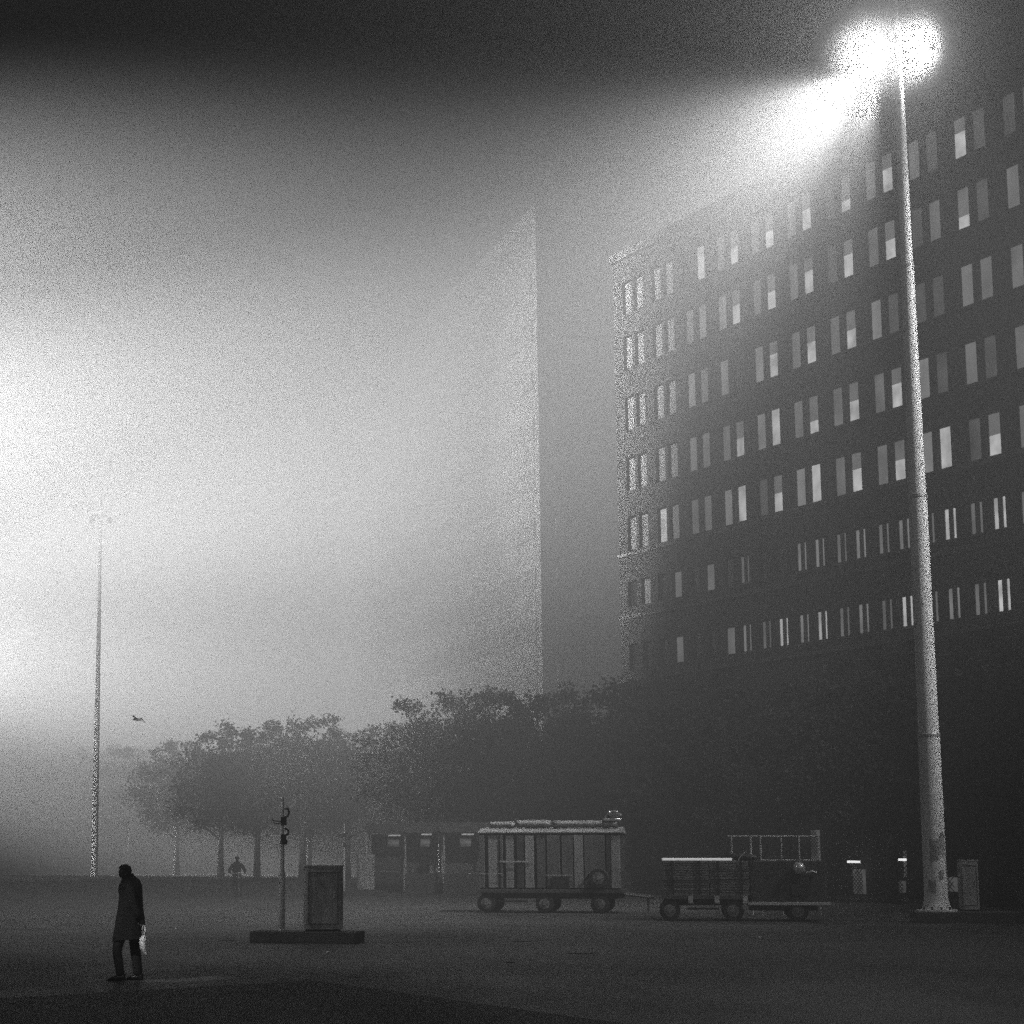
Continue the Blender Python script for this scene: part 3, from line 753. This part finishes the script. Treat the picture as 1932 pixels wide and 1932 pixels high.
# railing frame behind the flatbed
fr = thing('railing', 'tall pale metal railing behind the rear of the board trailer', 'railing', (xof(1465, 66), 66, 0), R(-6))
for x in (-1.35, -.75, -.45, .2, .75, 1.35):
    b = MB(); b.tube([(x, 0, 0), (x, 0, 2.48)], .035 if x < 0 else .025, 8); b.build('post', M['steel'], fr)
for z in (2.45, 1.7, .5):
    b = MB(); b.tube([(-1.45, .05, z), (1.4, .05, z)], .025, 8); b.build('rail', M['steel'], fr)

# ------------------------------------------------------------------ market stalls behind, under the trees
def stall(label, u, Y, wd, glow, yaw=0):
    t = thing('market_stall', label, 'market stall', (xof(u, Y), Y, 0), yaw, 'market stalls under the trees')
    for x in (-wd / 2, wd / 2):
        for y in (0, 1.8):
            b = MB(); b.bx(x - .04, x + .04, y - .04, y + .04, 0, 2.85); b.build('post', M['pale_conc'], t)
    b = MB(); b.loft([[(-wd / 2 - .2, -.35, 2.82), (wd / 2 + .2, -.35, 2.82), (wd / 2 + .2, 2.0, 3.25), (-wd / 2 - .2, 2.0, 3.25)], [(-wd / 2 - .2, -.35, 2.87), (wd / 2 + .2, -.35, 2.87), (wd / 2 + .2, 2.0, 3.3), (-wd / 2 - .2, 2.0, 3.3)]])
    b.build('awning', M['panel'], t)
    b = MB(); b.bx(-wd / 2, wd / 2, -.1, .5, 0, .95, .01); b.build('counter', M['panel_dark'], t)
    b = MB(); b.bx(-wd / 2 + .1, wd / 2 - .1, 1.75, 1.78, .95, 2.8); b.build('back_cloth', M['panel'], t)
    if glow > 0:
        b = MB(); b.box((glow * wd * .1, -.1, 2.72), (wd * .28, .06, .07)); b.build('lamp', M['stalllight'], t)
        b = MB(); b.box((glow * wd * .1, 1.70, 2.35), (wd * .26, .02, .35)); b.build('lit_sign', M['glint'], t)
    return t
stall('closed market stall with a lit lamp, behind and right of the pale foggy cabinet', 740, 104, 2.2, .5)
stall('lit market stall with the brightest lamp, left of the tall stall trailer', 800, 97, 1.7, .8)
stall('lit market stall half hidden by the left end of the stall trailer', 880, 96, 2.0, .4)

# ------------------------------------------------------------------ bird, litter, drain covers
g0 = at(258, 1357, 80)
bd = thing('bird', 'small gull with bent wings gliding left of the low roof', 'bird', g0)
b = MB(); b.tube([(-.16, 0, -.01), (-.1, 0, .0), (0, 0, 0), (.12, 0, -.03), (.2, 0, -.05)], [.015, .04, .055, .04, .012], 10)
b.tube([(0, 0, .02), (-.12, -.22, .12), (-.2, -.5, .1)], [.06, .05, .01], 8, flat=.25); b.tube([(0, 0, .02), (.14, .22, .06), (.3, .4, -.12)], [.06, .05, .01], 8, flat=.25)
b.build('body', M['feather'], bd, True)
def litter(label, u, v, s, cat='litter', seed=0):
    rr = random.Random(seed); p = gnd(u, v); b = MB()
    bmesh.ops.create_icosphere(b.bm, subdivisions=2, radius=s)
    for q in b.bm.verts: q.co = q.co * rr.uniform(.65, 1.2); q.co.z = q.co.z * .45 + s * .42
    o = b.build('crumpled_paper', M['paper']); o.location = p; o.rotation_euler.z = rr.uniform(0, 6)
    return tag(o, label, cat, 'bits of litter on the asphalt')
litter('scrap of white paper on the ground in front of the low trailer', 1434, 1770, .06, seed=1)
litter('white scrap on the ground in front of the nearest plinth', 619, 1799, .05, seed=2)
litter('tiny white scrap between the walking man and the plinth', 331, 1753, .04, seed=3)
def drain(label, u, v, w_, d_):
    p = gnd(u, v); b = MB(); b.bx(-w_ / 2, w_ / 2, -d_ / 2, d_ / 2, .002, .012)
    for k in range(5): b.bx(-w_ / 2 + (k + .3) * w_ / 5, -w_ / 2 + (k + .7) * w_ / 5, -d_ * .4, d_ * .4, .012, .02)
    o = b.build('drain_cover', M['dark_steel']); o.location = p
    return tag(o, label, 'drain cover', 'iron covers in the asphalt')
drain('iron cover in the ground right of the nearest plinth', 963, 1816, .14, .25)
drain('wide iron cover in the ground below the stall trailer', 985, 1776, .42, .35)
drain('long iron cover in the ground between the two trailers and camera', 1095, 1799, .5, .4)
drain('iron cover in the ground left of the nearest plinth', 428, 1775, .3, .4)

# ------------------------------------------------------------------ the walking man
K = 0.001154
def mx(px): return (px - 370) * K
def mz(py): return (1765 - py) * K
man = thing('person', 'elderly man in long black coat walking head bowed across the square', 'person', (xof(243, 33.4), 33.4, 0))
V = [(mx(385), 0, .90), (mx(390), 0, 1.15), (mx(395), 0, 1.38), (mx(375), 0, 1.53), (mx(345), 0, 1.60), (mx(300), 0, 1.66), (mx(298), 0, 1.73), (mx(305), 0, 1.77),
     (mx(225), 0, 1.655), (mx(262), 0, 1.59),                                     # nose, chin
     (mx(400), -.19, 1.45), (mx(455), -.24, 1.19), (mx(545), -.22, .96),         # near arm
     (mx(400), .19, 1.45), (mx(400), .25, 1.19), (mx(330), .22, .97),            # far arm
     (mx(340), -.09, .86), (mx(222), -.09, .47), (mx(285), -.09, .10), (mx(190), -.10, .035),   # front leg
     (mx(430), .09, .86), (mx(465), .09, .48), (mx(508), .09, .10), (mx(420), .10, .035)]      # rear leg
Ed = [(0, 1), (1, 2), (2, 3), (3, 4), (4, 5), (5, 6), (6, 7), (5, 8), (5, 9), (2, 10), (10, 11), (11, 12), (2, 13), (13, 14), (14, 15),
      (0, 16), (16, 17), (17, 18), (18, 19), (0, 20), (20, 21), (21, 22), (22, 23)]
Rd = [(.13, .16), (.13, .15), (.13, .17), .075, .06, (.098, .078), (.10, .08), (.07, .06), .022, .035,
      .062, .05, .034, .062, .05, .034, .085, .058, .04, .035, .085, .058, .04, .035]
body = skin_mesh('body', V, Ed, Rd, M['skin'], man, 2)
def hand(base, d, palm, side, cur):
    """five bent unequal fingers and a thumb rooted in a palm"""
    d = Vector(d).normalized(); pn = Vector(palm).normalized(); sd = d.cross(pn).normalized() * side
    base = Vector(base)
    v = [base, base + d * .045, base + d * .085]; e = [(0, 1), (1, 2)]; r = [(.022, .03), (.016, .036), (.014, .036)]
    out = skin_mesh('hand', v, e, r, M['skin'], man, 2)
    for i, (off, ln) in enumerate(((-.03, .068), (-.010, .078), (.011, .072), (.030, .056))):
        p = base + d * .075 + sd * off; d1 = (d + pn * cur * .5).normalized(); d2 = (d + pn * cur * 1.6).normalized(); d3 = (d * .3 + pn * cur * 1.6).normalized()
        q1 = p + d1 * ln * .45; q2 = q1 + d2 * ln * .32; q3 = q2 + d3 * ln * .28
        out = join_into(out, skin_mesh('finger', [p, q1, q2, q3], [(0, 1), (1, 2), (2, 3)], [.009, .0085, .008, .0065], M['skin'], man, 1))
    p = base + d * .025 - sd * .028; q = p + (d * .7 - sd * .7).normalized() * .035; q2 = q + (d * .8 + pn * .6).normalized() * .03
    out = join_into(out, skin_mesh('finger', [p, q, q2], [(0, 1), (1, 2)], [.012, .0095, .008], M['skin'], man, 1))
    return out
body = join_into(body, hand((mx(552), -.22, .945), (.35, 0, -1), (0, 1, 0), 1, 1.0))
body = join_into(body, hand((mx(325), .22, .955), (-.25, 0, -1), (0, -1, 0), 1, .5))
# hair: cap over the back and top of the skull
b = MB(); rr = random.Random(4)
bmesh.ops.create_icosphere(b.bm, subdivisions=4, radius=1, matrix=Matrix.Translation((mx(306), 0, 1.705)) @ Matrix.Rotation(R(-18), 4, 'Y') @ Matrix.Diagonal((.112, .094, .100, 1)))
for q in list(b.bm.verts):
    dlt = q.co - Vector((mx(306), 0, 1.705))
    if dlt.x < -.02 and dlt.z < .03 or dlt.z < -.07: b.bm.verts.remove(q)
for q in b.bm.verts: q.co += (q.co - Vector((mx(306), 0, 1.705))).normalized() * rr.uniform(-.003, .009)
b.build('hair', M['hair'], man)
b = MB()
for y in (-.078, .078):
    bmesh.ops.create_icosphere(b.bm, subdivisions=2, radius=1, matrix=Matrix.Translation((mx(318), y * 1.03, 1.66)) @ Matrix.Diagonal((.02, .008, .033, 1)))
    bmesh.ops.create_icosphere(b.bm, subdivisions=2, radius=1, matrix=Matrix.Translation((mx(228), y * .45, 1.69)) @ Matrix.Diagonal((.010, .014, .007, 1)))
body = join_into(body, b.build('ear', M['skin'], man, True))
# trousers
tv = [(mx(395), 0, .92), (mx(330), -.09, .84), (mx(220), -.09, .50), (mx(262), -.09, .24), (mx(284), -.09, .06), (mx(440), .09, .84), (mx(463), .09, .48), (mx(492), .09, .24), (mx(507), .09, .06)]
skin_mesh('trousers', tv, [(0, 1), (1, 2), (2, 3), (3, 4), (0, 5), (5, 6), (6, 7), (7, 8)], [(.13, .16), .105, .082, .075, .072, .108, .09, .083, .078], M['cloth'], man, 2)
def shoe(heel, toe, y):
    b = MB(); n = 9; rings = []
    for i in range(n):
        t = i / (n - 1); x = heel + (toe - heel) * t
        h = (.115 - .075 * max(0, (t - .25)) / .75) if t > .25 else .115
        if t > .9: h *= .7
        wv = .038 + .012 * math.sin(t * 3.1)
        if t in (0, 1): wv *= .65
        rings.append([(x, y + wv * math.cos(a), h / 2 + h / 2 * math.sin(a) if math.sin(a) > -.5 else .004) for a in [2 * math.pi * k / 12 for k in range(12)]])
    b.loft(rings); return b
shoe(mx(352), mx(98), -.09).build('shoe', M['leather'], man, True)
shoe(mx(580), mx(335), .09).build('shoe', M['leather'], man, True)
# long coat: one lofted shell with sleeves and collar
prof = [(660, 1205, 155, 602, .225), (663, 1190, 156, 600, .228), (0, 1100, 172, 604, .232), (0, 1000, 192, 601, .236), (0, 900, 202, 588, .238), (0, 800, 221, 572, .236), (0, 700, 232, 563, .236),
        (0, 620, 240, 559, .238), (0, 550, 223, 556, .240), (0, 480, 233, 546, .235), (0, 440, 258, 532, .215), (0, 400, 268, 510, .175), (0, 365, 290, 460, .11), (0, 345, 308, 442, .085), (0, 318, 345, 428, .075)]
b = MB(); rings = []
for _, y, x0, x1, dy in prof:
    c, a = (mx(x0) + mx(x1)) / 2, (mx(x1) - mx(x0)) / 2
    ring = []
    for k in range(36):
        an = 2 * math.pi * k / 36; ca, sa = math.cos(an), math.sin(an)
        px = c + a * math.copysign(abs(ca) ** .8, ca); py = dy * math.copysign(abs(sa) ** .8, sa)
        fold = .006 * math.sin(an * 7 + y * .01) * max(0, (y - 700)) / 500
        ring.append((px * (1 + 0), py * (1 + fold * 6), mz(y) + (.006 * math.sin(an * 5) if y > 1150 else 0) - (.045 * max(0, -ca) if y > 1180 else 0)))
    rings.append(ring)
b.loft(rings, False)
for sg, el, wr in ((-1, (mx(455), -.262, 1.19), (mx(548), -.235, .955)), (1, (mx(400), .262, 1.19), (mx(335), .235, .97))):
    b.tube([(mx(395), sg * .155, 1.50), (mx(405), sg * .21, 1.43), tuple(Vector((mx(405), sg * .21, 1.43)).lerp(Vector(el), .5)), el, tuple(Vector(el).lerp(Vector(wr), .5)), wr], [.075, .078, .074, .068, .062, .056], 14)
ct = b.build('coat', M['coat'], man, True)
b = MB(); rings = []
for y, x0, x1, dy, t in ((400, 262, 470, .11, 0), (360, 280, 450, .10, 0), (325, 318, 430, .09, 0)):
    rings.append([((mx(x0) + mx(x1)) / 2 + (mx(x1) - mx(x0)) / 2 * 1.04 * math.cos(2 * math.pi * k / 24), dy * 1.05 * math.sin(2 * math.pi * k / 24), mz(y) - .03 * max(0, -math.cos(2 * math.pi * k / 24))) for k in range(24)])
b.loft(rings, False); b.build('collar', M['coat'], ct, True)
# plastic bag in his hand
bg = thing('plastic_bag', 'white plastic carrier bag hanging from the man\'s hand', 'bag', (man.location.x + mx(590), 33.4 - .22, 0))
rr = random.Random(9); b = MB(); rings = []
for y, x0, x1, dy in ((1150, 585, 632, .02), (1185, 560, 645, .05), (1230, 540, 650, .075), (1280, 542, 652, .085), (1325, 560, 655, .08), (1370, 592, 660, .06), (1405, 602, 664, .04), (1420, 625, 656, .02)):
    rings.append([((((x0 + x1) / 2 - 590) + (x1 - x0) / 2 * math.cos(2 * math.pi * k / 18)) * K + rr.uniform(-.006, .006), dy * math.sin(2 * math.pi * k / 18) + rr.uniform(-.008, .008), mz(y) + rr.uniform(-.008, .008)) for k in range(18)])
b.loft(rings); b.build('bag_body', M['bag'], bg, True)
b = MB()
for yo in (-.015, .015): b.tube([((600 - 590) * K, yo, mz(1155)), ((622 - 590) * K, yo, mz(1085)), ((612 - 590) * K, yo * .5, mz(1025)), ((585 - 590) * K, yo * .3, mz(1010)), ((588 - 590) * K, yo, mz(1155))], [.016, .016, .014, .012, .016], 6, flat=.4)
b.build('handle', M['bag'], bg, True)

# ------------------------------------------------------------------ the cyclist in the fog
CX, CY = xof(447, 91.0), 91.0
cyaw = R(12)
bk = thing('bicycle', 'upright city bicycle ridden out of the fog by the cyclist', 'bicycle', (CX, CY, 0), cyaw)
# built facing -Y
for y, nm in ((-.54, 'f'), (.54, 'r')):
    b = MB(); seg = 36
    rings = [[Vector((.018 * math.cos(2 * math.pi * k / 8), y + (.335 + .018 * math.sin(2 * math.pi * k / 8)) * math.cos(2 * math.pi * i / seg), .353 + (.335 + .018 * math.sin(2 * math.pi * k / 8)) * math.sin(2 * math.pi * i / seg))) for k in range(8)] for i in range(seg + 1)]
    b.loft(rings, False); wh = b.build('wheel', M['rubber'], bk, True)
    b = MB(); b.disc_cyl((0, y, .353), (1, 0, 0), .03, .1, 10)
    for k in range(14):
        a = k * math.pi / 7; b.tube([(0, y, .353), (0, y + .32 * math.cos(a), .353 + .32 * math.sin(a))], .003, 4)
    b.build('spokes', M['steel'], wh)
b = MB()
for p, q in (((0, .12, .3), (0, .22, .85)), ((0, .12, .3), (0, -.35, .8)), ((0, .2, .72), (0, -.33, .9)), ((0, -.32, .95), (0, -.40, .62)), ((.05, -.40, .62), (.05, -.54, .353)), ((-.05, -.40, .62), (-.05, -.54, .353)), ((.05, .12, .3), (.05, .54, .353)), ((-.05, .12, .3), (-.05, .54, .353)), ((.04, .2, .72), (.05, .54, .353)), ((-.04, .2, .72), (-.05, .54, .353)), ((-.05, -.40, .62), (.05, -.40, .62))):
    b.tube([p, q], .016, 8)
b.build('frame', M['dark_steel'], bk)
b = MB(); b.tube([(-.30, -.12, .98), (-.26, -.3, 1.02), (0, -.34, 1.03), (.26, -.3, 1.02), (.30, -.12, .98)], .014, 8); b.tube([(0, -.33, .9), (0, -.34, 1.03)], .016, 8); b.build('handlebar', M['steel'], bk)
b = MB(); b.tube([(0, .06, .9), (0, .18, .91), (0, .3, .93)], [.03, .06, .09], 10, flat=.5); b.build('saddle', M['leather'], bk, True)
b = MB(); b.disc_cyl((0, -.43, .86), (0, 1, 0), .045, .07, 12); b.build('headlamp', M['chrome'], bk)
b = MB(); b.tube([(.06, .12, .3), (.11, .12, .14)], .012, 6); b.tube([(-.06, .12, .3), (-.11, .12, .46)], .012, 6); b.box((.15, .12, .135), (.1, .08, .025)); b.box((-.15, .12, .465), (.1, .08, .025)); b.build('pedals', M['dark_steel'], bk)
rd = thing('person', 'distant dark cyclist riding toward the camera in the fog', 'person', (CX, CY, 0), cyaw)
V = [(0, .18, 1.0), (0, .12, 1.2), (0, .04, 1.38), (0, 0, 1.50), (0, -.02, 1.60), (0, -.02, 1.68), (0, -.12, 1.585),
     (.19, .03, 1.37), (.33, -.02, 1.15), (.30, -.14, 1.01), (-.19, .03, 1.37), (-.33, -.02, 1.15), (-.30, -.14, 1.01),
     (.12, .14, .96), (.17, -.16, .62), (.15, .14, .22), (.15, 0, .17), (-.12, .14, .96), (-.18, -.25, .88), (-.15, .10, .55), (-.15, -.02, .50)]
Ed = [(0, 1), (1, 2), (2, 3), (3, 4), (4, 5), (4, 6), (2, 7), (7, 8), (8, 9), (2, 10), (10, 11), (11, 12), (0, 13), (13, 14), (14, 15), (15, 16), (0, 17), (17, 18), (18, 19), (19, 20)]
Rd = [(.16, .14), (.17, .13), (.17, .12), .06, .09, .07, .02, .07, .055, .04, .07, .055, .04, .09, .065, .045, .035, .09, .065, .045, .035]
skin_mesh('body', V, Ed, Rd, M['cloth'], rd, 2)
skin_mesh('jacket', [(0, .17, .93), (0, .12, 1.2), (0, .04, 1.39), (.2, .03, 1.38), (.35, -.02, 1.14), (.31, -.12, 1.02), (-.2, .03, 1.38), (-.35, -.02, 1.14), (-.31, -.12, 1.02)],
          [(0, 1), (1, 2), (2, 3), (3, 4), (4, 5), (2, 6), (6, 7), (7, 8)], [(.19, .17), (.2, .15), (.19, .14), .085, .07, .055, .085, .07, .055], M['coat'], rd, 2)
b = MB(); bmesh.ops.create_icosphere(b.bm, subdivisions=3, radius=1, matrix=Matrix.Translation((0, -.01, 1.665)) @ Matrix.Diagonal((.098, .11, .085, 1)))
for q in list(b.bm.verts):
    if q.co.z < 1.64: b.bm.verts.remove(q)
b.build('cap', M['coat'], rd, True)

# ------------------------------------------------------------------ haze
hz = MB(); hz.bx(-335, 335, -65, 445, -1, 46)
ho = hz.build('haze', M['white']); tag(ho, kind='stuff')
hm = bpy.data.materials.new('fog_air'); hm.use_nodes = True
nt = hm.node_tree; nt.nodes.clear()
out = nt.nodes.new('ShaderNodeOutputMaterial'); pv = nt.nodes.new('ShaderNodeVolumePrincipled')
pv.inputs['Color'].default_value = (0.93, 0.93, 0.93, 1); pv.inputs['Density'].default_value = P['dens']; pv.inputs['Anisotropy'].default_value = P['g']
nt.links.new(pv.outputs[0], out.inputs['Volume'])
hm.cycles.volume_sampling = 'EQUIANGULAR'
ho.data.materials.clear(); ho.data.materials.append(hm)

# ------------------------------------------------------------------ sky
wd = bpy.data.worlds.new('World'); sc.world = wd; wd.use_nodes = True
nt = wd.node_tree; bgn = nt.nodes['Background']
sky = nt.nodes.new('ShaderNodeTexSky'); sky.sky_type = 'NISHITA'; sky.sun_disc = False
sky.sun_elevation = R(P['selev']); sky.sun_rotation = R(P['sunaz'])
bw = nt.nodes.new('ShaderNodeRGBToBW')
nt.links.new(sky.outputs['Color'], bw.inputs['Color']); nt.links.new(bw.outputs['Val'], bgn.inputs['Color'])
bgn.inputs['Strength'].default_value = P['sky']
if P['sun']:
    sl = bpy.data.lights.new('sun', 'SUN'); sl.energy = P['sun']; sl.angle = R(P['sunang'])
    so = bpy.data.objects.new('sun', sl); col.objects.link(so); so.location = (0, 0, 60)
    az, el = R(P['sunaz']), R(P['sunel'])          # azimuth clockwise from +Y, towards the sun
    so.rotation_euler = (-Vector((math.sin(az) * math.cos(el), math.cos(az) * math.cos(el), math.sin(el)))).to_track_quat('-Z', 'Y').to_euler()


# ------------------------------------------------------------------ camera and output
cd = bpy.data.cameras.new('camera'); cam = bpy.data.objects.new('camera', cd); col.objects.link(cam)
cam.location = (0, 0, CAMH); cam.rotation_euler = (R(90) + PITCH, 0, 0)
cd.sensor_width = 36; cd.lens = F / 1932 * 36; cd.shift_x = 326 / 1932.0
cd.clip_start = 0.1; cd.clip_end = 2000
sc.camera = cam
sc.view_settings.view_transform = 'Standard'; sc.view_settings.look = 'None'; sc.view_settings.exposure = 0; sc.view_settings.gamma = 1
sc.cycles.volume_bounces = 0; sc.cycles.max_bounces = 6; sc.cycles.diffuse_bounces = 2; sc.cycles.glossy_bounces = 2
sc.cycles.use_adaptive_sampling = False
sc.cycles.use_denoising = False; sc.cycles.sampling_pattern = 'BLUE_NOISE'
sc.cycles.sample_clamp_direct = 0; sc.cycles.use_light_tree = False; sc.cycles.sample_clamp_indirect = 0.5
